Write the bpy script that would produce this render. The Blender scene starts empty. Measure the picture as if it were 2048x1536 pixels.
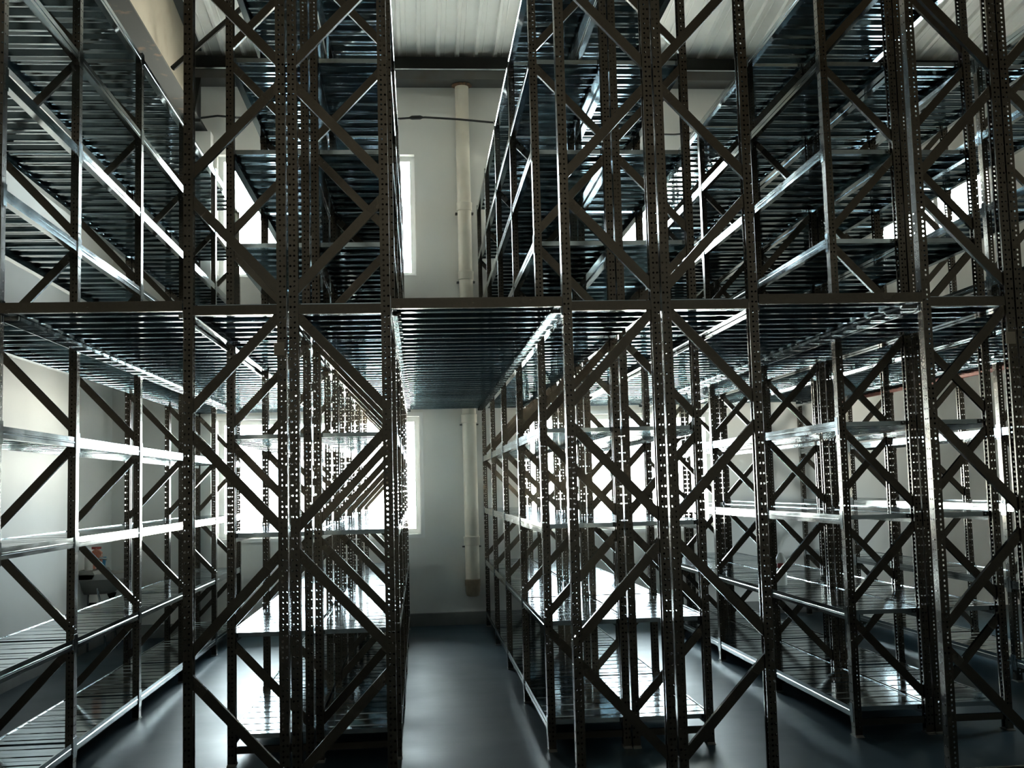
import bpy, math, random
from mathutils import Matrix, Vector
random.seed(7)
SC = bpy.context.scene
COL = SC.collection

# ------------------------------------------------------------------ camera, world, exposure
cam = bpy.data.cameras.new('camera')
cam.sensor_width = 36.0
cam.lens = 2225.99 * 36.0 / 2048.0
cam.clip_start = 0.05
cam.clip_end = 400
camo = bpy.data.objects.new('camera', cam)
COL.objects.link(camo)
R_ = ((0.996195673, -0.083168587, -0.026022438),
      (0.018166204, -0.093859405, 0.995419711),
      (0.085230101, 0.992105538, 0.091991476))
camo.matrix_world = Matrix(((R_[0][0], R_[1][0], -R_[2][0], 0.0),
                            (R_[0][1], R_[1][1], -R_[2][1], 0.0),
                            (R_[0][2], R_[1][2], -R_[2][2], 1.6),
                            (0, 0, 0, 1)))
SC.camera = camo

# hazy bright sky above the horizon, sunlit pale ground below it
SKY, GROUND = 44.0, 88.0
w = bpy.data.worlds.new('sky_and_ground')
SC.world = w
w.use_nodes = True
wt = w.node_tree
bgn = wt.nodes['Background']
bgn.inputs['Strength'].default_value = 1.0
tcw = wt.nodes.new('ShaderNodeTexCoord')
sep = wt.nodes.new('ShaderNodeSeparateXYZ')
mr = wt.nodes.new('ShaderNodeMapRange')
mr.inputs['From Min'].default_value, mr.inputs['From Max'].default_value = -0.03, 0.01
mxw = wt.nodes.new('ShaderNodeMix'); mxw.data_type = 'RGBA'
mxw.inputs['A'].default_value = (GROUND * 1.0, GROUND * 0.95, GROUND * 0.86, 1)
mxw.inputs['B'].default_value = (SKY * 0.82, SKY * 0.93, SKY * 1.0, 1)
wt.links.new(tcw.outputs['Generated'], sep.inputs[0])
wt.links.new(sep.outputs['Z'], mr.inputs['Value'])
wt.links.new(mr.outputs['Result'], mxw.inputs['Factor'])
wt.links.new(mxw.outputs['Result'], bgn.inputs['Color'])

SC.view_settings.view_transform = 'Standard'
SC.view_settings.look = 'None'
SC.view_settings.exposure = 0.0
SC.view_settings.gamma = 1.0
SC.view_settings.use_curve_mapping = False
SC.cycles.use_denoising = True
SC.cycles.max_bounces = 8
SC.cycles.diffuse_bounces = 4
SC.cycles.glossy_bounces = 5
SC.cycles.use_adaptive_sampling = True
SC.cycles.adaptive_threshold = 0.015
SC.cycles.transparent_max_bounces = 12
SC.cycles.sample_clamp_indirect = 40.0

# ------------------------------------------------------------------ measured layout (metres)
Y0, Y1, BAY = 5.643, 6.897, 1.5452
PL = [Y0] + [Y1 + i * BAY for i in range(5)]        # frame planes
STEP, Z0 = 0.596, 0.172
LV = [Z0 + STEP * k for k in range(9)]              # shelf levels, k = 4 is the walkway deck
ZD = LV[4]
TOP = LV[8] + 0.012
YW = 13.32                                          # back wall face
XL, XR, YR = -3.5, 9.2, -7.0                        # side and rear walls
EAVE, SLOPE = 6.86, 0.11
PW, PD = 0.047, 0.060                               # upright width (X) and depth (Y)

# window openings in the back wall: x0, x1, z0, z1
WINS = [(-2.34, 0.02, 1.075, 2.47), (1.22, 3.58, 1.06, 2.45),
        (-2.34, 0.02, 4.17, 5.67), (1.22, 3.58, 4.17, 5.67), (5.84, 7.43, 4.55, 5.67)]

# sampling portals exactly in the openings (they give no light of their own)
ADDED_WINS = [(8.6, 10.6, 1.07, 2.47)]      # unseen side window added to light wall and racks: y0, y1, z0, z1
for (y0, y1, z0, z1) in ADDED_WINS:
    l = bpy.data.lights.new('window_portal', 'AREA')
    l.shape = 'RECTANGLE'
    l.size, l.size_y = z1 - z0, y1 - y0
    l.cycles.is_portal = True
    o = bpy.data.objects.new('window_portal', l)
    o.location = (XR + 0.26, (y0 + y1) / 2, (z0 + z1) / 2)
    o.rotation_euler = (0, math.pi / 2, 0)
    COL.objects.link(o)
for i, (x0, x1, z0, z1) in enumerate(WINS):
    l = bpy.data.lights.new('window_portal', 'AREA')
    l.shape = 'RECTANGLE'
    l.size, l.size_y = x1 - x0, z1 - z0
    l.cycles.is_portal = True
    o = bpy.data.objects.new('window_portal', l)
    o.location = ((x0 + x1) / 2, YW + 0.26, (z0 + z1) / 2)
    o.rotation_euler = (-math.pi / 2, 0, 0)
    COL.objects.link(o)

# ------------------------------------------------------------------ materials
def mat(name, col, rough=0.5, metal=0.0, spec=0.5, bump=None, var=0.0, cnoise=None, rnoise=None):
    """bump = (scale xyz, strength, distance); cnoise = (scale, second colour, low, high); rnoise = (scale, amount)."""
    m = bpy.data.materials.new(name)
    m.use_nodes = True
    nt = m.node_tree
    b = nt.nodes['Principled BSDF']
    b.inputs['Base Color'].default_value = (*col, 1)
    b.inputs['Roughness'].default_value = rough
    b.inputs['Metallic'].default_value = metal
    b.inputs['Specular IOR Level'].default_value = spec
    N, L = nt.nodes.new, nt.links.new
    tc = N('ShaderNodeTexCoord')
    src = None
    if cnoise:
        n = N('ShaderNodeTexNoise'); n.inputs['Detail'].default_value = 6
        n.inputs['Scale'].default_value = cnoise[0]
        L(tc.outputs['Object'], n.inputs['Vector'])
        r = N('ShaderNodeMapRange')
        r.inputs['From Min'].default_value, r.inputs['From Max'].default_value = cnoise[2], cnoise[3]
        L(n.outputs['Fac'], r.inputs['Value'])
        mx = N('ShaderNodeMix'); mx.data_type = 'RGBA'
        mx.inputs['A'].default_value = (*col, 1)
        mx.inputs['B'].default_value = (*cnoise[1], 1)
        L(r.outputs['Result'], mx.inputs['Factor'])
        src = mx.outputs['Result']
    if var:
        oi = N('ShaderNodeObjectInfo')
        r = N('ShaderNodeMapRange')
        r.inputs['To Min'].default_value, r.inputs['To Max'].default_value = 1 - var, 1 + var
        L(oi.outputs['Random'], r.inputs['Value'])
        hs = N('ShaderNodeHueSaturation')
        hs.inputs['Color'].default_value = (*col, 1)
        if src: L(src, hs.inputs['Color'])
        L(r.outputs['Result'], hs.inputs['Value'])
        src = hs.outputs['Color']
    if src: L(src, b.inputs['Base Color'])
    if rnoise:
        n = N('ShaderNodeTexNoise'); n.inputs['Detail'].default_value = 5
        n.inputs['Scale'].default_value = rnoise[0]
        L(tc.outputs['Object'], n.inputs['Vector'])
        r = N('ShaderNodeMapRange')
        r.inputs['From Min'].default_value, r.inputs['From Max'].default_value = 0.3, 0.7
        r.inputs['To Min'].default_value, r.inputs['To Max'].default_value = rough - rnoise[1], rough + rnoise[1]
        L(n.outputs['Fac'], r.inputs['Value'])
        L(r.outputs['Result'], b.inputs['Roughness'])
    if bump:
        mp = N('ShaderNodeMapping'); mp.inputs['Scale'].default_value = bump[0]
        L(tc.outputs['Object'], mp.inputs['Vector'])
        n = N('ShaderNodeTexNoise'); n.inputs['Scale'].default_value = 1.0; n.inputs['Detail'].default_value = 4
        L(mp.outputs['Vector'], n.inputs['Vector'])
        bp = N('ShaderNodeBump')
        bp.inputs['Strength'].default_value, bp.inputs['Distance'].default_value = bump[1], bump[2]
        L(n.outputs['Fac'], bp.inputs['Height'])
        L(bp.outputs['Normal'], b.inputs['Normal'])
    return m

M = {}
M['galv'] = mat('galvanised_sheet', (0.42, 0.49, 0.52), 0.12, 1.0, bump=((2, 9, 9), 0.03, 0.002), var=0.10,
                cnoise=(30, (0.36, 0.43, 0.46), 0.3, 0.8), rnoise=(5, 0.03))
M['beam'] = mat('galvanised_beam', (0.44, 0.48, 0.49), 0.10, 1.0, bump=((6, 2, 6), 0.04, 0.002), var=0.08,
                cnoise=(40, (0.40, 0.44, 0.46), 0.3, 0.8), rnoise=(5, 0.03))
M['post'] = mat('zinc_upright', (0.135, 0.118, 0.095), 0.22, 1.0, bump=((6, 6, 2), 0.012, 0.002), var=0.06,
                cnoise=(60, (0.115, 0.10, 0.082), 0.3, 0.8), rnoise=(6, 0.05))
M['brace'] = mat('zinc_brace', (0.125, 0.108, 0.087), 0.24, 1.0, var=0.08,
                 cnoise=(60, (0.105, 0.092, 0.075), 0.3, 0.8), rnoise=(6, 0.05))
M['reddish'] = mat('reddish_beam', (0.30, 0.09, 0.055), 0.5, 0.2, cnoise=(20, (0.22, 0.07, 0.05), 0.4, 0.7))  # reddish-brown tone for the outermost rack's deck beams
M['plate'] = mat('splice_plate', (0.36, 0.31, 0.25), 0.55, 0.3)
M['wall'] = mat('painted_plaster', (0.78, 0.765, 0.72), 0.62, 0.0, 0.35, bump=((5, 5, 5), 0.05, 0.006),
                cnoise=(1.3, (0.73, 0.715, 0.67), 0.35, 0.75))
M['base'] = mat('grey_skirting_paint', (0.22, 0.22, 0.205), 0.7, cnoise=(3, (0.17, 0.17, 0.16), 0.4, 0.7))
M['floor'] = mat('blue_grey_floor_coating', (0.020, 0.045, 0.060), 0.40, 0.0, 0.26, bump=((0.9, 5.0, 3), 0.22, 0.006),
                 cnoise=(1.1, (0.034, 0.062, 0.078), 0.4, 0.75), rnoise=(1.2, 0.06))
M['roof'] = mat('white_roof_sheet', (0.86, 0.85, 0.80), 0.42, 0.0, 0.5, cnoise=(1.2, (0.72, 0.70, 0.64), 0.45, 0.8))
M['rafter'] = mat('grey_painted_steel', (0.060, 0.061, 0.057), 0.92, 0.0, 0.05, cnoise=(7, (0.16, 0.11, 0.075), 0.60, 0.78))
M['web'] = mat('beige_painted_steel', (0.27, 0.235, 0.18), 0.6, 0.0, 0.3, cnoise=(5, (0.22, 0.185, 0.14), 0.5, 0.8))
M['gutter'] = mat('weathered_gutter_steel', (0.085, 0.085, 0.08), 0.5, 0.4, cnoise=(4, (0.075, 0.06, 0.042), 0.5, 0.8))
M['dark'] = mat('dark_steel', (0.022, 0.022, 0.02), 0.9, 0.0, 0.08)
M['rust'] = mat('rusted_collar', (0.16, 0.08, 0.035), 0.85, cnoise=(30, (0.05, 0.035, 0.025), 0.4, 0.65))
M['pvc'] = mat('cream_pvc', (0.72, 0.66, 0.55), 0.45, 0.0, 0.4, cnoise=(3, (0.60, 0.53, 0.43), 0.5, 0.85))
M['pvcend'] = mat('stained_pvc_end', (0.36, 0.29, 0.20), 0.6, cnoise=(16, (0.26, 0.21, 0.15), 0.4, 0.7))
M['cable'] = mat('black_cable', (0.02, 0.02, 0.02), 0.6)
M['frame'] = mat('white_window_pvc', (0.82, 0.82, 0.80), 0.35, 0.0, 0.4)
M['ceramic'] = mat('grey_sink_ceramic', (0.42, 0.40, 0.36), 0.18, 0.0, 0.5)
M['white'] = mat('white_plastic', (0.78, 0.78, 0.74), 0.4)
M['red'] = mat('red_plastic', (0.42, 0.06, 0.05), 0.45)
M['orange'] = mat('orange_carton', (0.62, 0.22, 0.14), 0.6, cnoise=(18, (0.75, 0.55, 0.45), 0.55, 0.62))
M['blue'] = mat('blue_plastic', (0.03, 0.22, 0.40), 0.4)
M['foot'] = mat('dark_zinc_foot', (0.30, 0.30, 0.28), 0.5, 0.9)

def glass_mat():
    m = bpy.data.materials.new('window_glass'); m.use_nodes = True
    nt = m.node_tree; nt.nodes.clear()
    N, L = nt.nodes.new, nt.links.new
    out = N('ShaderNodeOutputMaterial'); mx = N('ShaderNodeMixShader')
    fr = N('ShaderNodeFresnel'); fr.inputs['IOR'].default_value = 1.45
    t = N('ShaderNodeBsdfTransparent'); t.inputs['Color'].default_value = (0.94, 0.97, 0.96, 1)
    g = N('ShaderNodeBsdfGlossy'); g.inputs['Roughness'].default_value = 0.02
    L(fr.outputs[0], mx.inputs[0]); L(t.outputs[0], mx.inputs[1]); L(g.outputs[0], mx.inputs[2])
    L(mx.outputs[0], out.inputs['Surface'])
    return m
M['glass'] = glass_mat()
nt = M['white'].node_tree                            # thin translucent bottle plastic
trn = nt.nodes.new('ShaderNodeBsdfTranslucent'); trn.inputs['Color'].default_value = (0.80, 0.80, 0.76, 1)
mxs = nt.nodes.new('ShaderNodeMixShader'); mxs.inputs[0].default_value = 0.45
nt.links.new(nt.nodes['Principled BSDF'].outputs[0], mxs.inputs[1])
nt.links.new(trn.outputs[0], mxs.inputs[2])
nt.links.new(mxs.outputs[0], nt.nodes['Material Output'].inputs['Surface'])

# ------------------------------------------------------------------ mesh helpers
class MB:
    def __init__(s): s.v, s.f = [], []
    def quad(s, *p):
        n = len(s.v); s.v += [tuple(q) for q in p]; s.f.append(tuple(range(n, n + len(p))))
    def box(s, x0, x1, y0, y1, z0, z1):
        n = len(s.v)
        s.v += [(x0, y0, z0), (x1, y0, z0), (x1, y1, z0), (x0, y1, z0), (x0, y0, z1), (x1, y0, z1), (x1, y1, z1), (x0, y1, z1)]
        s.f += [tuple(n + i for i in q) for q in ((0, 3, 2, 1), (4, 5, 6, 7), (0, 1, 5, 4), (1, 2, 6, 5), (2, 3, 7, 6), (3, 0, 4, 7))]
        return s
    def prism(s, poly, a, b, axis):
        """extrude a closed 2D polygon along an axis: X -> (a,u,v), Y -> (u,a,v), Z -> (u,v,a)."""
        def P(t, u, v): return {'X': (t, u, v), 'Y': (u, t, v), 'Z': (u, v, t)}[axis]
        n, k = len(s.v), len(poly)
        s.v += [P(a, *p) for p in poly] + [P(b, *p) for p in poly]
        for i in range(k):
            j = (i + 1) % k
            s.f.append((n + i, n + j, n + k + j, n + k + i))
        s.f.append(tuple(n + i for i in reversed(range(k))))
        s.f.append(tuple(n + k + i for i in range(k)))
        return s
    def sheet(s, pts, t, a, b, axis):
        """thin folded sheet: open 2D polyline thickened by t, extruded a..b."""
        off = []
        for i, p in enumerate(pts):
            ns = []
            for (q, r) in ((i - 1, i), (i, i + 1)):
                if 0 <= q and r < len(pts):
                    dx, dy = pts[r][0] - pts[q][0], pts[r][1] - pts[q][1]
                    d = math.hypot(dx, dy); ns.append((-dy / d, dx / d))
            nx, ny = sum(q[0] for q in ns) / len(ns), sum(q[1] for q in ns) / len(ns)
            d2 = max(nx * nx + ny * ny, 0.3)
            off.append((p[0] + nx * t / d2, p[1] + ny * t / d2))
        # emit as quads strip by strip so that end caps stay convex
        def P(q, u, v): return {'X': (q, u, v), 'Y': (u, q, v), 'Z': (u, v, q)}[axis]
        n, k = len(s.v), len(pts)
        for q in (a, b):
            s.v += [P(q, *p) for p in pts] + [P(q, *p) for p in off]
        for i in range(k - 1):
            s.f += [(n + i, n + i + 1, n + 2 * k + i + 1, n + 2 * k + i),
                    (n + k + i + 1, n + k + i, n + 3 * k + i, n + 3 * k + i + 1),
                    (n + i + 1, n + i, n + k + i, n + k + i + 1),
                    (n + 2 * k + i, n + 2 * k + i + 1, n + 3 * k + i + 1, n + 3 * k + i)]
        for i in (0, k - 1):
            q = (n + i, n + 2 * k + i, n + 3 * k + i, n + k + i)
            s.f.append(q if i == 0 else tuple(reversed(q)))
        return s
    def tube(s, pts, r, seg=12, cap=True):
        n0 = len(s.v); pts = [Vector(p) for p in pts]
        rs = r if isinstance(r, (list, tuple)) else [r] * len(pts)
        for i, p in enumerate(pts):
            d = (pts[min(i + 1, len(pts) - 1)] - pts[max(i - 1, 0)]).normalized()
            u = d.cross(Vector((0, 0, 1)))
            if u.length < 1e-3: u = d.cross(Vector((0, 1, 0)))
            u.normalize(); v = u.cross(d)
            for j in range(seg):
                a = 2 * math.pi * j / seg
                s.v.append(tuple(p + (u * math.cos(a) + v * math.sin(a)) * rs[i]))
        for i in range(len(pts) - 1):
            for j in range(seg):
                k = (j + 1) % seg
                s.f.append((n0 + i * seg + j, n0 + i * seg + k, n0 + (i + 1) * seg + k, n0 + (i + 1) * seg + j))
        if cap:
            s.f.append(tuple(n0 + j for j in reversed(range(seg))))
            s.f.append(tuple(n0 + (len(pts) - 1) * seg + j for j in range(seg)))
        return s
    def lathe(s, prof, cx=0, cy=0, seg=20):
        return s.tube([(cx, cy, z) for r, z in prof], [r for r, z in prof], seg)
    def mesh(s, name, m, smooth=False, recalc=True):
        me = bpy.data.meshes.new(name)
        me.from_pydata(s.v, [], s.f)
        if recalc:
            import bmesh
            bm = bmesh.new(); bm.from_mesh(me)
            bmesh.ops.recalc_face_normals(bm, faces=bm.faces)
            bm.to_mesh(me); bm.free()
        me.materials.append(m)
        if smooth:
            me.polygons.foreach_set('use_smooth', [True] * len(me.polygons))
            me.set_sharp_from_angle(angle=math.radians(35))
        me.update()
        return me

def obj(name, me, parent=None, loc=(0, 0, 0), rot=None):
    o = bpy.data.objects.new(name, me)
    COL.objects.link(o)
    o.location = loc
    if rot: o.rotation_euler = rot
    if parent is not None: o.parent = parent
    return o
def tag(o, label, cat, group=None):
    o['label'], o['category'] = label, cat
    if group: o['group'] = group
    return o
def thing(name, label, cat, loc, group=None):
    o = bpy.data.objects.new(name, None); COL.objects.link(o)
    o.location = loc; o.empty_display_size = 0.1
    return tag(o, label, cat, group)
def struct(name, me, label=None, cat=None):
    o = obj(name, me); o['kind'] = 'structure'
    if label: o['label'] = label
    if cat: o['category'] = cat
    return o

# ------------------------------------------------------------------ the setting
struct('floor', MB().box(XL - 0.25, XR + 0.25, YR - 0.25, YW + 0.3, -0.2, 0.0).mesh('floor', M['floor']),
       'dark blue-grey coated floor of the store room', 'floor')
def holed_wall(x0, x1, z0, z1, holes, y0, y1):
    xs = sorted({x0, x1, *[h[0] for h in holes], *[h[1] for h in holes]})
    zs = sorted({z0, z1, *[h[2] for h in holes], *[h[3] for h in holes]})
    nx, nz = len(xs) - 1, len(zs) - 1
    def solid(i, k):
        if not (0 <= i < nx and 0 <= k < nz): return False
        cx, cz = (xs[i] + xs[i + 1]) / 2, (zs[k] + zs[k + 1]) / 2
        return not any(h[0] < cx < h[1] and h[2] < cz < h[3] for h in holes)
    m = MB()
    for i in range(nx):
        for k in range(nz):
            if not solid(i, k): continue
            a, b, c, d = xs[i], xs[i + 1], zs[k], zs[k + 1]
            m.quad((a, y0, c), (b, y0, c), (b, y0, d), (a, y0, d))
            m.quad((b, y1, c), (a, y1, c), (a, y1, d), (b, y1, d))
            if not solid(i - 1, k): m.quad((a, y1, c), (a, y0, c), (a, y0, d), (a, y1, d))
            if not solid(i + 1, k): m.quad((b, y0, c), (b, y1, c), (b, y1, d), (b, y0, d))
            if not solid(i, k - 1): m.quad((a, y1, c), (b, y1, c), (b, y0, c), (a, y0, c))
            if not solid(i, k + 1): m.quad((a, y0, d), (b, y0, d), (b, y1, d), (a, y1, d))
    return m
struct('wall_back', holed_wall(XL - 0.25, XR + 0.25, -0.1, EAVE + 0.05, WINS, YW, YW + 0.25).mesh('wall_back', M['wall'], recalc=False),
       'off-white plastered far wall with five window openings', 'wall')
RIDGE = EAVE + SLOPE * (YW - YR)
struct('wall_left', MB().prism([(YR - 0.25, -0.1), (YW + 0.25, -0.1), (YW + 0.25, EAVE + 0.02), (YR - 0.25, RIDGE + 0.04)], XL - 0.25, XL, 'X').mesh('wall_left', M['wall']),
       'off-white plastered side wall carrying the sink', 'wall')
mwr = holed_wall(YR - 0.25, YW, -0.1, EAVE + 0.02, ADDED_WINS, -XR, -XR - 0.25)
mwr.v = [(-y, x, z) for x, y, z in mwr.v]
mwr.prism([(YR - 0.25, EAVE + 0.02), (YW, EAVE + 0.02), (YR - 0.25, RIDGE + 0.04)], XR, XR + 0.25, 'X')
struct('wall_right', mwr.mesh('wall_right', M['wall'], recalc=False), 'off-white plastered side wall with an added low window, far from the sink', 'wall')
for i, (y0, y1, z0, z1) in enumerate(ADDED_WINS):  # frame and glass of the added window, out of view
    t, xa, xb = 0.06, XR + 0.10, XR + 0.17
    fr = MB().box(xa, xb, y0, y0 + t, z0, z1).box(xa, xb, y1 - t, y1, z0, z1).box(xa, xb, y0 + t, y1 - t, z1 - t, z1).box(xa, xb, y0 + t, y1 - t, z0, z0 + t)
    win = struct('window_%d' % (6 + i), fr.mesh('window_frame', M['frame']), 'unseen low window added for light in the side wall far from the sink', 'window')
    ym = (y0 + y1) / 2
    obj('mullion', MB().box(xa, xb, ym - 0.03, ym + 0.03, z0 + t, z1 - t).mesh('mullion', M['frame']), win)
    for a, b in ((y0 + t, ym - 0.03), (ym + 0.03, y1 - t)):
        obj('pane', MB().box(xa + 0.03, xa + 0.036, a, b, z0 + t, z1 - t).mesh('pane', M['glass']), win)
struct('wall_rear', MB().box(XL - 0.25, XR + 0.25, YR - 0.25, YR, -0.1, RIDGE + 0.02).mesh('wall_rear', M['wall']),
       'off-white plastered wall at the near end of the room', 'wall')
struct('wall_pier_sink_side', MB().box(XL, -2.385, 13.135, YW, 0, 5.9).mesh('wall_pier', M['wall']),
       'off-white wall pier between the corner and the first windows', 'pier')
struct('wall_pier_far_side', MB().box(5.16, 5.46, 13.12, YW, 0, 5.9).mesh('wall_pier', M['wall']),
       'off-white wall pier below the single high window', 'pier')
struct('baseboard_back', MB().prism([(YW - 0.025, 0), (YW, 0), (YW, 0.15), (YW - 0.025, 0.145)], -2.385, 5.16, 'X').mesh('baseboard_back', M['base']),
       'grey painted skirting along the far wall', 'baseboard')
struct('baseboard_pier', MB().box(XL + 0.02, -2.37, 13.115, 13.135, 0, 0.15).mesh('baseboard_pier', M['base']),
       'grey painted skirting on the corner pier', 'baseboard')
struct('baseboard_left', MB().box(XL, XL + 0.02, YR, 13.115, 0, 0.15).mesh('baseboard_left', M['base']),
       'grey painted skirting along the wall with the sink', 'baseboard')

# windows: frame, mullion, panes, sill
WL = ['low window behind the rack rows next to the sink wall', 'low window behind the middle rack rows, lighting their shelves most',
      'high window beside the drainpipe, above the low one near the sink', 'high window behind the upper shelves of the middle racks',
      'narrow high window above the plain wall far from the sink']
for i, (x0, x1, z0, z1) in enumerate(WINS):
    t, ya, yb = 0.06, YW + 0.10, YW + 0.17
    fr = MB().box(x0, x0 + t, ya, yb, z0, z1).box(x1 - t, x1, ya, yb, z0, z1).box(x0 + t, x1 - t, ya, yb, z1 - t, z1).box(x0 + t, x1 - t, ya, yb, z0, z0 + t)
    win = struct('window_%d' % (i + 1), fr.mesh('window_frame', M['frame']), WL[i], 'window')
    xm = (x0 + x1) / 2
    obj('mullion', MB().box(xm - 0.03, xm + 0.03, ya, yb, z0 + t, z1 - t).mesh('mullion', M['frame']), win)
    for a, b in ((x0 + t, xm - 0.03), (xm + 0.03, x1 - t)):
        obj('pane', MB().box(a, b, ya + 0.03, ya + 0.036, z0 + t, z1 - t).mesh('pane', M['glass']), win)
    a = 0.045
    tr = MB().box(x0 - a, x0, YW - 0.012, YW, z0 - a, z1 + a).box(x1, x1 + a, YW - 0.012, YW, z0 - a, z1 + a)
    tr.box(x0, x1, YW - 0.012, YW, z1, z1 + a).box(x0, x1, YW - 0.02, YW, z0 - a, z0)
    if i < 2:
        obj('window_casing', tr.mesh('window_casing', M['frame']), win)
    else:
        obj('window_sill', MB().box(x0, x1, YW - 0.008, ya, z0, z0 + 0.012).mesh('window_sill', M['frame']), win)

# roof: sheet with raised ribs
def roof_z(y): return EAVE + SLOPE * (YW - y)
ceil = struct('ceiling', MB().prism([(YR - 0.25, roof_z(YR - 0.25)), (YW + 0.3, roof_z(YW + 0.3)), (YW + 0.3, roof_z(YW + 0.3) + 0.06), (YR - 0.25, roof_z(YR - 0.25) + 0.06)], XL - 0.25, XR + 0.25, 'X').mesh('ceiling', M['roof']),
              'white ribbed metal roof sloping down to the far wall', 'ceiling')
rib = MB()
ya, yb = YR, YW - 0.06
for (y, first) in ((ya, True), (yb, False)):
    z = roof_z(y) + 0.004
    rib.v += [(-0.032, y, z), (-0.016, y, z - 0.042), (0.016, y, z - 0.042), (0.032, y, z)]
rib.f += [(0, 1, 5, 4), (1, 2, 6, 5), (2, 3, 7, 6), (3, 0, 4, 7), (0, 3, 2, 1), (4, 5, 6, 7)]
ribm = rib.mesh('roof_rib', M['roof'])
x = XL + 0.108
while x < XR:
    obj('roof_rib', ribm, ceil, (x, 0, 0)); x += 0.2325
mn = MB()
for y in (ya, yb):
    z = roof_z(y) + 0.002
    mn.v += [(-0.012, y, z), (0, y, z - 0.009), (0.012, y, z)]
mn.f += [(0, 1, 4, 3), (1, 2, 5, 4), (2, 0, 3, 5), (0, 2, 1), (3, 4, 5)]
mnm = mn.mesh('roof_bead', M['roof'])
x = XL + 0.108 + 0.08
while x < XR:
    obj('roof_bead', mnm, ceil, (x, 0, 0)); x += 0.2325

# rafters (deep painted steel beams running from the far wall towards the camera)
def rafter(cx, name, label):
    t = thing(name, label, 'rafter', (cx, YW, 5.95))
    yn, yf = YR + 0.01, 12.985
    def loc(me, nm): return obj(nm, me, t, (-cx, -YW, -5.95))
    loc(MB().box(cx - 0.1, cx + 0.1, yn, yf, 5.94, 5.962).mesh('bottom_flange', M['rafter']), 'bottom_flange')
    loc(MB().prism([(yn, 5.962), (yf, 5.962), (yf, roof_z(yf) - 0.075), (yn, roof_z(yn) - 0.075)], cx - 0.006, cx + 0.006, 'X').mesh('web', M['web']), 'web')
    loc(MB().prism([(yn, roof_z(yn) - 0.075), (yf, roof_z(yf) - 0.075), (yf, roof_z(yf) - 0.052), (yn, roof_z(yn) - 0.052)], cx - 0.1, cx + 0.1, 'X').mesh('top_flange', M['rafter']), 'top_flange')
    for y in (8.0, 5.4):
        loc(MB().box(cx - 0.095, cx + 0.095, y, y + 0.01, 5.962, roof_z(y) - 0.08).mesh('stiffener', M['web']), 'stiffener')
    loc(MB().prism([(12.62, 5.963), (12.985, 5.963), (12.985, 6.5)], cx - 0.09, cx + 0.09, 'X').mesh('haunch', M['dark']), 'haunch')
    loc(MB().box(cx - 0.12, cx + 0.12, 12.8, 13.3, 5.902, 5.939).mesh('bearing_plate', M['dark']), 'bearing_plate')
    return t
rafter(-2.56, 'rafter', 'grey and beige steel rafter above the rack nearest the sink')
rafter(4.70, 'rafter', 'grey and beige steel rafter above the outermost rack row')

# fly brace from the rafter's foot up to the roof
fb = MB().tube([(-2.45, 11.37, 5.985), (-1.79, 11.62, 6.745), (-1.60, 11.69, 6.965)], 0.028, 8)
tag(obj('fly_brace', fb.mesh('fly_brace', M['dark'])), 'black strut from the rafter foot up to the white roof', 'brace')

# eave gutter
g = thing('eave_gutter', 'dark weathered box gutter along the top of the far wall', 'gutter', (0, YW, 6.5))
obj('channel', MB().prism([(YW - 0.30, 6.51), (YW - 0.004, 6.51), (YW - 0.004, 6.79), (YW - 0.02, 6.79), (YW - 0.02, 6.53), (YW - 0.28, 6.53), (YW - 0.28, 6.63), (YW - 0.30, 6.63)], XL + 0.005, XR - 0.005, 'X').mesh('channel', M['gutter']), g, (0, -YW, -6.5))
obj('fascia', MB().prism([(YW - 0.26, 6.64), (YW - 0.24, 6.64), (YW - 0.24, 6.80), (YW - 0.26, 6.80)], XL + 0.005, XR - 0.005, 'X').mesh('fascia', M['dark']), g, (0, -YW, -6.5))
obj('eave_purlin', MB().box(XL + 0.005, XR - 0.005, YW - 0.23, YW - 0.03, 6.72, 6.80).mesh('eave_purlin', M['dark']), g, (0, -YW, -6.5))
obj('lip', MB().box(XL + 0.005, XR - 0.005, YW - 0.318, YW - 0.30, 6.615, 6.632).mesh('lip', M['beam']), g, (0, -YW, -6.5))

# downpipe
PX, PY = 0.612, 13.215
dp = thing('downpipe', 'cream plastic drainpipe running down the far wall from the gutter', 'drainpipe', (PX, PY, 0.34))
def dloc(me, nm): return obj(nm, me, dp, (-PX, -PY, -0.34))
segs = [(6.50, 4.985), (4.985, 4.14), (4.14, 2.42), (2.42, 0.98), (0.98, 0.52)]
for a, b in segs:
    dloc(MB().tube([(PX + 0.004 * math.sin(b), PY, b), (PX, PY, a)], 0.083, 20).mesh('pipe', M['pvc'], True), 'pipe')
for z in (4.985, 4.14, 2.42, 0.98):
    dloc(MB().lathe([(0.087, z - 0.05), (0.093, z - 0.045), (0.093, z + 0.03), (0.096, z + 0.035), (0.096, z + 0.05), (0.086, z + 0.055)], PX, PY).mesh('coupling', M['pvc'], True), 'coupling')
    dloc(MB().box(PX - 0.11, PX + 0.11, PY + 0.02, YW - 0.001, z - 0.075, z - 0.06).mesh('bracket', M['gutter']), 'bracket')
dloc(MB().lathe([(0.084, 0.54), (0.092, 0.53), (0.092, 0.46), (0.086, 0.45), (0.086, 0.40), (0.074, 0.345), (0.05, 0.335)], PX, PY).mesh('outlet', M['pvcend'], True), 'outlet')
dloc(MB().lathe([(0.11, 6.508), (0.125, 6.498), (0.10, 6.485), (0.086, 6.48)], PX, PY).mesh('rusted_collar', M['rust'], True), 'rusted_collar')

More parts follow.
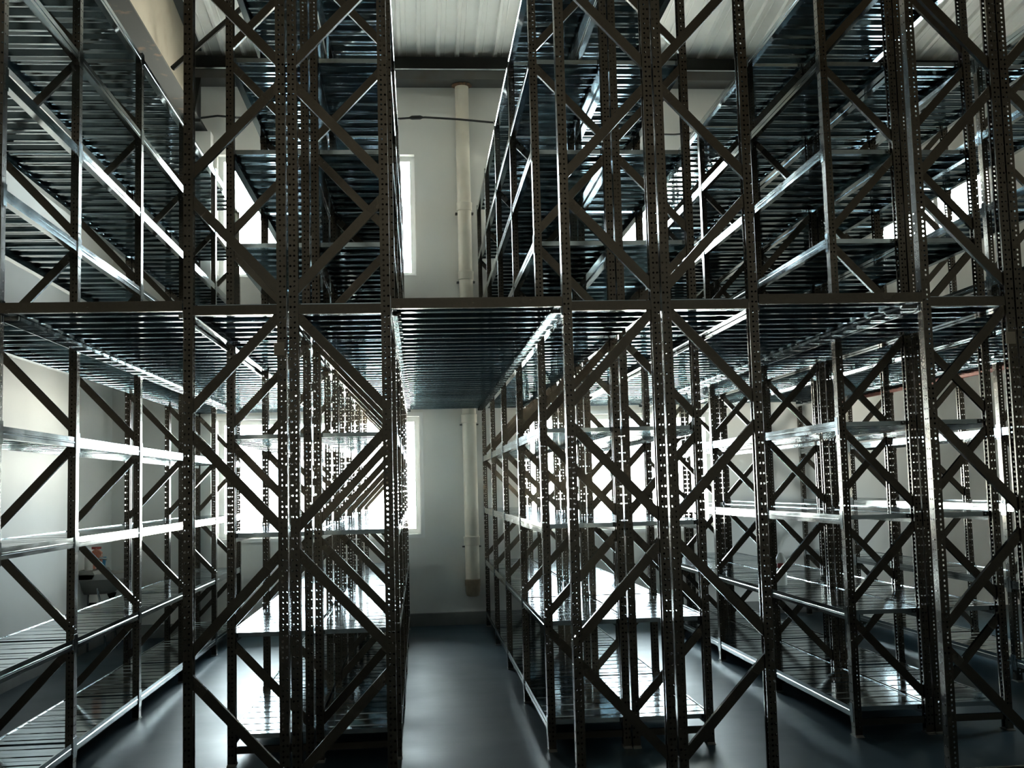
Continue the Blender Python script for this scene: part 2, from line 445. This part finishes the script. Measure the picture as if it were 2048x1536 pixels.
# cable strung along the far wall
cp = [(-3.45, 6.03), (-2.56, 6.04), (-2.3, 6.075), (-2.09, 6.057), (-1.2, 6.03), (-0.15, 6.045), (0.0, 6.056), (0.16, 6.062), (0.55, 6.04), (0.98, 6.0), (1.6, 5.93), (2.4, 5.87), (3.2, 5.85), (3.6, 5.885), (4.4, 6.02), (5.4, 6.06)]
cb = thing('cable', 'black cable strung along the far wall below the gutter', 'cable', (0, 13.1, 6.05))
obj('wire', MB().tube([(a, 13.10, b) for a, b in cp], 0.013, 8).mesh('wire', M['cable'], True), cb, (0, -13.1, -6.05))
obj('splice', MB().tube([(-0.03, 13.10, 6.054), (0.0, 13.10, 6.058), (0.10, 13.10, 6.062), (0.13, 13.10, 6.062)], [0.014, 0.026, 0.026, 0.014], 8).mesh('splice', M['cable'], True), cb, (0, -13.1, -6.05))
for a, b in ((-1.2, 6.03), (1.6, 5.93)):
    obj('wall_clip', MB().box(a - 0.01, a + 0.01, 13.08, YW - 0.002, b - 0.02, b - 0.008).mesh('wall_clip', M['dark']), cb, (0, -13.1, -6.05))

# ------------------------------------------------------------------ rack parts (shared meshes)
def perforated(m, P, w, L, cols, t):
    """sheet of width w (u) and length L (z): P(u, z, d) maps to 3D, d = 0 or t; cols = (u centre, half band, pitch, radius, first offset)."""
    for (uc, u0, u1, pitch, r, off) in cols:
        zc = off
        edges = [0.0]
        n = int((L - off) / pitch)
        cells = []
        z = max(off - pitch / 2, 0.0)
        if z > 0: cells.append((0.0, z, None))
        for i in range(n):
            c = off + i * pitch
            a, b = max(c - pitch / 2, 0.0), c + pitch / 2
            if b > L: break
            cells.append((a, b, c)); z = b
        if z < L: cells.append((z, L, None))
        for a, b, c in cells:
            if c is None:
                for d in (0, t):
                    q = [P(u0, a, d), P(u1, a, d), P(u1, b, d), P(u0, b, d)]
                    m.quad(*(q if d else reversed(q)))
                continue
            base = []
            for d in (0, t):
                n0 = len(m.v); base.append(n0)
                m.v += [P(u0, a, d), P(u1, a, d), P(u1, b, d), P(u0, b, d)]
                for j in range(8):
                    an = math.radians(-112.5 + 45 * j)
                    m.v.append(P(uc + r * math.cos(an), c + r * math.sin(an), d))
                # corners 0..3 each face octagon vertices
                fs = []
                for k in range(4):
                    e0, e1 = 4 + (2 * k) % 8, 4 + (2 * k + 1) % 8
                    e2 = 4 + (2 * k + 2) % 8
                    fs.append((k, (k + 1) % 4, e1, e0))
                    fs.append(((k + 1) % 4, e2, e1))
                for f in fs:
                    f = tuple(n0 + q for q in f)
                    m.f.append(f if d else tuple(reversed(f)))
            for j in range(8):
                k = (j + 1) % 8
                m.f.append((base[0] + 4 + j, base[0] + 4 + k, base[1] + 4 + k, base[1] + 4 + j))

def make_upright(L):
    """C-section upright: web towards +X (aisle side), flanges facing -Y and +Y, open towards -X."""
    m = MB(); t = 0.002; hx, hy = PW / 2, PD / 2
    flange = [(0.009, 0, 0.018, 0.0525, 0.0064, 0.05), (0.029, 0.018, PW, 0.02625, 0.0060, 0.05)]
    # u measured from the web edge
    perforated(m, lambda u, z, d: (hx - u, -hy + (t - d), z), PW, L, flange, t)
    perforated(m, lambda u, z, d: (hx - u, hy - (t - d), z), PW, L, flange, t)
    web = [(0.017, 0, PD / 2, 0.0525, 0.0055, 0.05), (0.043, PD / 2, PD, 0.0525, 0.0055, 0.05)]
    perforated(m, lambda u, z, d: (hx - (t - d), -hy + u, z), PD, L, web, t)
    for sgn in (-1, 1):
        a, b = sorted((sgn * hy, sgn * (hy - 0.013)))
        m.box(-hx, -hx + t, a, b, 0, L)
    return m.mesh('upright', M['post'], recalc=False)

UPR = make_upright(TOP)
FOOT = MB().box(-0.026, 0.026, -0.05, 0.05, 0, 0.006).box(-0.025, 0.025, -0.036, 0.036, 0.006, 0.012).mesh('foot_plate', M['foot'])

def make_panel(L, wd, m, name, lp=0.012):
    """folded shelf panel: length L along X, width wd along Y, turned-down edges with return lips and a stiffening groove."""
    c, h = wd / 2, 0.028
    pts = [(-c + lp, -h), (-c, -h), (-c, 0), (-0.016, 0), (-0.008, -0.014), (0.008, -0.014), (0.016, 0), (c, 0), (c, -h), (c - lp, -h)]
    pts = [(a, b) for a, b in pts]
    return MB().sheet(pts, -0.0014, -L / 2, L / 2, 'X').mesh(name, m)

def make_beam(L, side, m, name='beam'):
    """step beam along Y with end connectors; upstand on the +X side if side = 1."""
    s = side
    poly = [(s * 0.020, -0.056), (s * 0.020, 0.004), (s * 0.010, 0.004), (s * 0.010, -0.029), (-s * 0.020, -0.029), (-s * 0.020, -0.056)]
    b = MB()
    # convex pieces
    b.prism([(s * 0.010, -0.029), (s * 0.020, -0.029), (s * 0.020, 0.004), (s * 0.010, 0.004)], -L / 2, L / 2, 'Y')
    b.prism([(-s * 0.020, -0.056), (s * 0.020, -0.056), (s * 0.020, -0.029), (-s * 0.020, -0.029)], -L / 2, L / 2, 'Y')
    # pressed bead along the outer face
    b.prism([(s * 0.020, -0.034), (s * 0.023, -0.031), (s * 0.023, -0.024), (s * 0.020, -0.021)], -L / 2 + 0.02, L / 2 - 0.02, 'Y')
    for e in (-1, 1):   # hooked end plate lapping the upright's web
        y0, y1 = sorted((e * (L / 2 - 0.004), e * (L / 2 + 0.042)))
        x0, x1 = sorted((s * 0.0238, s * 0.0262))
        b.box(x0, x1, y0, y1, -0.085, 0.03)
        x0, x1 = sorted((s * 0.018, s * 0.0262))
        y0, y1 = sorted((e * (L / 2 - 0.004), e * (L / 2 - 0.0005)))
        b.box(x0, x1, y0, y1, -0.06, 0.006)
    return b.mesh(name, m)

def make_brace(length):
    """channel brace along X, open towards +Y."""
    h, d = 0.022, 0.012
    return MB().sheet([(d, -h), (-d, -h), (-d, h), (d, h)], 0.002, -length / 2, length / 2, 'X').mesh('brace', M['brace'])

IN = 0.0255
RX = {'P1': (-1.131, -0.6433, -0.151), 'P2': (0.7786, 1.2661, 1.7561), 'P3': (2.6915, 3.1801, 3.6679)}
DEP = 0.460                                        # upright centre to upright centre in one frame
PAN_L = DEP + 0.018
GAPB = BAY - PD
PITCH = GAPB / 8
PANEL = make_panel(PAN_L, PITCH - 0.0035, M['galv'], 'shelf_panel')
BEAM = {s: make_beam(GAPB - 0.004, s, M['beam']) for s in (-1, 1)}
RBEAM = make_beam(GAPB - 0.004, 1, M['reddish'], 'red_beam')
FG = Y1 - Y0 - PD
FP = FG / 6
PANEL0 = make_panel(PAN_L, FP - 0.0035, M['galv'], 'deck_panel')
DPANEL0 = make_panel(PAN_L, FP - 0.005, M['galv'], 'deck_panel', 0.003)
DPANEL = make_panel(PAN_L, PITCH - 0.005, M['galv'], 'deck_panel', 0.003)
BEAM0 = {s: make_beam(FG - 0.004, s, M['beam']) for s in (-1, 1)}
RBEAM0 = make_beam(FG - 0.004, 1, M['reddish'], 'red_beam')
NZ = 0.055                                          # brace ends stop this far from the node
bl = math.hypot(DEP - 0.004, STEP - 2 * NZ)
BRACE = make_brace(bl + 0.03)
HBAR = MB().sheet([(0.012, -0.018), (-0.012, -0.018), (-0.012, 0.018), (0.012, 0.018)], 0.002, -(DEP - PW) / 2, (DEP - PW) / 2, 'X').mesh('cross_bar', M['brace'])
FBEAM = MB().sheet([(0.012, -0.045), (-0.012, -0.045), (-0.012, 0.0), (0.012, 0.0)], 0.002, -(DEP - PW) / 2 + 0.0005, (DEP - PW) / 2 - 0.0005, 'X').mesh('front_beam', M['brace'])

def rack(xo, xi, label, shelves_front=False, red=False, plate=False):
    """one rack row; xo = outer (aisle) upright centre, xi = inner upright centre."""
    out = 1 if xo > xi else -1                      # direction of the aisle
    cx = (xo + xi) / 2
    t = thing('shelving_rack', label, 'rack', (cx, Y0, 0), 'rows of tall steel shelving racks')
    ox, ix = xo - cx, xi - cx
    for p, yy in enumerate(PL):
        y = yy - Y0
        for xx, sg in ((ox, out), (ix, -out)):
            obj('upright', UPR, t, (xx, y, 0.012), (0, 0, 0) if sg > 0 else (0, 0, math.pi))
            obj('foot_plate', FOOT, t, (xx, y, 0))
        for k in range(8):                          # zigzag: inner nodes at even levels, outer nodes at odd levels
            za, zb = LV[k] + NZ, LV[k + 1] - NZ
            xa, xb = (ix, ox) if k % 2 == 0 else (ox, ix)
            xa, xb = xa * 0.99, xb * 0.99
            ang = math.atan2(zb - za, xb - xa)
            obj('brace', BRACE, t, ((xa + xb) / 2, y - 0.004, (za + zb) / 2), (0, -ang, 0))
        obj('cross_bar', HBAR, t, (0, y, 0.085))
        if p == 0:
            obj('front_beam', FBEAM, t, (0, y - 0.012, ZD - 0.015))
    for b in range(5):
        ya, yb = PL[b] - Y0, PL[b + 1] - Y0
        ym = (ya + yb) / 2
        for k, z in enumerate(LV):
            if b == 0 and k != 4 and not shelves_front: continue
            bset = BEAM0 if b == 0 else BEAM
            for xx, sg in ((ox, out), (ix, -out)):
                me = bset[sg]
                if red and k == 4 and sg > 0: me = RBEAM0 if b == 0 else RBEAM
                obj('beam', me, t, (xx, ym, z))
            n, pt, pm = (6, FP, PANEL0) if b == 0 else (8, PITCH, PANEL)
            for i in range(n):
                jig = random.uniform(-0.0012, 0.0012)
                obj('deck_panel' if k == 4 else 'shelf_panel', (DPANEL0 if b == 0 else DPANEL) if k == 4 else pm, t, (0, ya + PD / 2 + (i + 0.5) * pt, z + jig))
    if plate:
        obj('splice_plate', MB().box(-0.026, 0.026, -0.002, 0.002, -0.032, 0.032).box(-0.018, -0.008, -0.004, -0.002, -0.022, -0.012).mesh('splice_plate', M['plate']), t, (ix - out * -0.012, -PD / 2 - 0.0035, 2.318))
    return t

rack(-2.0633, -2.0633 - DEP, 'tall galvanised shelving rack standing closest to the wall with the sink', shelves_front=True)
a, m_, b = RX['P1']
rack(a, a + DEP, 'shelving rack facing the sink-wall rack across an aisle, low window behind', plate=True)
rack(b, b - DEP, 'shelving rack bordering the drainpipe aisle on the sink side')
a, m_, b = RX['P2']
rack(a, a + DEP, 'shelving rack bordering the drainpipe aisle on the side away from the sink')
rack(b, b - DEP, 'shelving rack facing the bottle across an aisle, backing the drainpipe-aisle rack')
a, m_, b = RX['P3']
rack(a, a + DEP, 'shelving rack with a white bottle on its second shelf', plate=True)
rack(b, b - DEP, 'shelving rack backing onto the one that holds the bottle')
rack(b + 0.9295, b + 0.9295 + DEP, 'outermost shelving rack farthest from the sink, with a red deck beam', shelves_front=True, red=True)

# ------------------------------------------------------------------ raised walkways in the aisles
AZ = ZD + 0.006
def walkway(x0, x1, label):
    """deck between two rack rows; x0, x1 = centres of the uprights on either side."""
    a, b = x0 + 0.0278, x1 - 0.0278
    cx = (a + b) / 2
    t = thing('walkway_deck', label, 'walkway', (cx, Y0, ZD), 'raised walkways across the rack aisles')
    L = b - a
    z = AZ - ZD
    obj('front_beam', MB().sheet([(0.016, -0.048), (-0.016, -0.048), (-0.016, 0.0), (0.016, 0.0)], 0.002, -L / 2, L / 2, 'X').mesh('front_beam', M['brace']), t, (0, -0.02, z + 0.003))
    for bay in range(5):
        ya, yb = PL[bay] - Y0, PL[bay + 1] - Y0
        n = 6 if bay == 0 else 8
        lo = ya + (0.0 if bay else 0.0)
        pt = (yb - ya) / n
        me = make_panel(L - 0.012, pt - 0.005, M['galv'], 'plank', 0.003) if bay < 2 else me
        for i in range(n):
            yy = ya + (i + 0.5) * pt
            if yb - Y0 > 1e9: break
            obj('plank', me, t, (0, yy, z + random.uniform(-0.001, 0.001)))
        for s in (-1, 1):
            ln = yb - ya - 0.006
            x_in = s * (L / 2 - 0.001)
            bm = MB()
            bm.box(*sorted((x_in, x_in - s * 0.026)), -ln / 2, ln / 2, -0.034, -0.0292)
            bm.box(*sorted((x_in, x_in - s * 0.004)), -ln / 2, ln / 2, -0.085, -0.034)
            k = 6 if bay == 0 else 8
            for q in range(k):                      # hooked lugs that carry the plank ends
                yq = -ln / 2 + (q + 0.5) * ln / k
                bm.box(*sorted((x_in - s * 0.0045, x_in - s * 0.046)), yq - 0.006, yq + 0.006, -0.062, -0.0345)
            obj('deck_beam', bm.mesh('deck_beam', M['beam']), t, (0, (ya + yb) / 2, z))
    return t
walkway(-2.0633, -1.131, 'raised plank walkway between the sink-wall rack and its neighbour')
walkway(-0.151, 0.7786, 'raised plank walkway over the drainpipe aisle')
walkway(1.7561, 2.6915, 'raised plank walkway between the middle racks and the rack with the bottle')
walkway(3.6679, 3.6679 + 0.9295, 'raised plank walkway beside the outermost rack with the red beam')

# ------------------------------------------------------------------ sink on the side wall, with things on its ledge
SX, SY, SZ = XL, 12.22, 0.81
sk = thing('wall_sink', 'grey ceramic wash basin hung on the side wall behind the rack', 'sink', (SX, SY, SZ))
def dshape(d, hw, n=14):
    pts = [(0.0, -hw), (d * 0.45, -hw)]
    for i in range(1, n):
        an = -math.pi / 2 + math.pi * i / n
        pts.append((d * 0.45 + d * 0.55 * math.cos(an), hw * math.sin(an)))
    return pts + [(d * 0.45, hw), (0.0, hw)]
bs = MB()
rings = [(dshape(0.44, 0.31), 0.0), (dshape(0.44, 0.31), -0.055), (dshape(0.41, 0.27), -0.085), (dshape(0.33, 0.19), -0.17), (dshape(0.26, 0.12), -0.215)]
K = len(rings[0][0])
for pts, z in rings: bs.v += [(x + 0.001, y, z) for x, y in pts]
for r in range(len(rings) - 1):
    for i in range(K):
        j = (i + 1) % K
        bs.f.append((r * K + i, r * K + j, (r + 1) * K + j, (r + 1) * K + i))
bs.f.append(tuple((len(rings) - 1) * K + i for i in range(K)))
inn = [([(0.285 + (x - 0.22) * 0.58, y * 0.80) for x, y in rings[0][0]], 0.0), ([(0.27 + (x - 0.22) * 0.42, y * 0.6) for x, y in rings[0][0]], -0.10), ([(0.26 + (x - 0.22) * 0.15, y * 0.2) for x, y in rings[0][0]], -0.14)]
o0 = len(bs.v)
for pts, z in inn: bs.v += [(x + 0.001, y, z) for x, y in pts]
for i in range(K):
    j = (i + 1) % K
    bs.f.append((i, j, o0 + j, o0 + i))
    for r in range(2): bs.f.append((o0 + r * K + i, o0 + r * K + j, o0 + (r + 1) * K + j, o0 + (r + 1) * K + i))
bs.f.append(tuple(o0 + 2 * K + i for i in range(K)))
obj('basin', bs.mesh('basin', M['ceramic'], True), sk)
obj('ledge', MB().prism([(0.001, -0.05), (0.13, -0.05), (0.16, 0.0), (0.14, 0.035), (0.001, 0.045)], -0.31, 0.31, 'Y').mesh('ledge', M['ceramic']), sk)
obj('drain_trap', MB().tube([(0.25, 0, -0.21), (0.25, 0, -0.24), (0.25, 0, -0.27), (0.25, 0, -0.32), (0.24, 0, -0.36), (0.21, 0, -0.38), (0.18, 0, -0.36), (0.12, 0, -0.33), (0.002, 0, -0.33)], [0.05, 0.04, 0.024, 0.022, 0.022, 0.022, 0.022, 0.02, 0.02], 12).mesh('drain_trap', M['dark'], True), sk)
for yy in (-0.2, 0.2):
    obj('support_strut', MB().tube([(0.14, yy, -0.075), (0.22, yy, -0.45), (0.25, yy, -SZ)], 0.012, 8).mesh('support_strut', M['beam'], True), sk)
obj('supply_pipe', MB().tube([(0.03, -0.08, -SZ), (0.03, -0.08, -0.08)], 0.011, 8).mesh('supply_pipe', M['beam'], True), sk)
obj('tap', MB().tube([(0.10, 0, 0.035), (0.10, 0, 0.13), (0.13, 0, 0.155), (0.20, 0, 0.14)], 0.013, 10).mesh('tap', M['beam'], True), sk)

lz = SZ + 0.042
bt = thing('soap_bottle', 'white plastic bottle on the sink ledge by the wall', 'bottle', (SX + 0.075, SY - 0.22, lz))
obj('bottle_body', MB().lathe([(0.038, 0), (0.042, 0.01), (0.042, 0.13), (0.03, 0.16), (0.016, 0.175)]).mesh('bottle_body', M['white'], True), bt)
obj('cap', MB().lathe([(0.018, 0.175), (0.018, 0.205), (0.012, 0.21)]).mesh('cap', M['white'], True), bt)
ct = thing('carton', 'orange and red carton on the sink ledge', 'carton', (SX + 0.085, SY + 0.02, lz))
obj('carton_body', MB().prism([(-0.055, 0), (0.055, 0), (0.055, 0.17), (0.0, 0.215), (-0.055, 0.17)], -0.03, 0.03, 'Y').mesh('carton_body', M['orange']), ct)
obj('carton_fin', MB().box(-0.05, 0.05, -0.003, 0.003, 0.205, 0.23).mesh('carton_fin', M['red']), ct)
cu = thing('cup', 'blue plastic cup on the sink ledge beside the carton', 'cup', (SX + 0.085, SY + 0.24, lz - 0.003))
obj('cup_body', MB().tube([(0, 0, 0), (0, 0, 0.11), (0, 0, 0.11), (0, 0, 0.006)], [0.03, 0.042, 0.038, 0.027], 18).mesh('cup_body', M['blue'], True), cu)
obj('cup_rim', MB().lathe([(0.043, 0.107), (0.046, 0.110), (0.043, 0.114), (0.040, 0.112)]).mesh('cup_rim', M['blue'], True), cu)

# bottle on the rack shelf
zb = LV[1] + 0.0015
sb = thing('squeeze_bottle', 'white bottle with a red neck and white cone cap on a rack shelf', 'bottle', (2.852, 8.72, zb))
obj('bottle_body', MB().lathe([(0.038, 0), (0.043, 0.008), (0.043, 0.10), (0.036, 0.125), (0.03, 0.135)]).mesh('bottle_body', M['white'], True), sb)
obj('neck', MB().lathe([(0.03, 0.135), (0.03, 0.175)]).mesh('neck', M['red'], True), sb)
obj('cap', MB().lathe([(0.044, 0.175), (0.044, 0.19), (0.022, 0.245), (0.012, 0.255)]).mesh('cap', M['white'], True), sb)
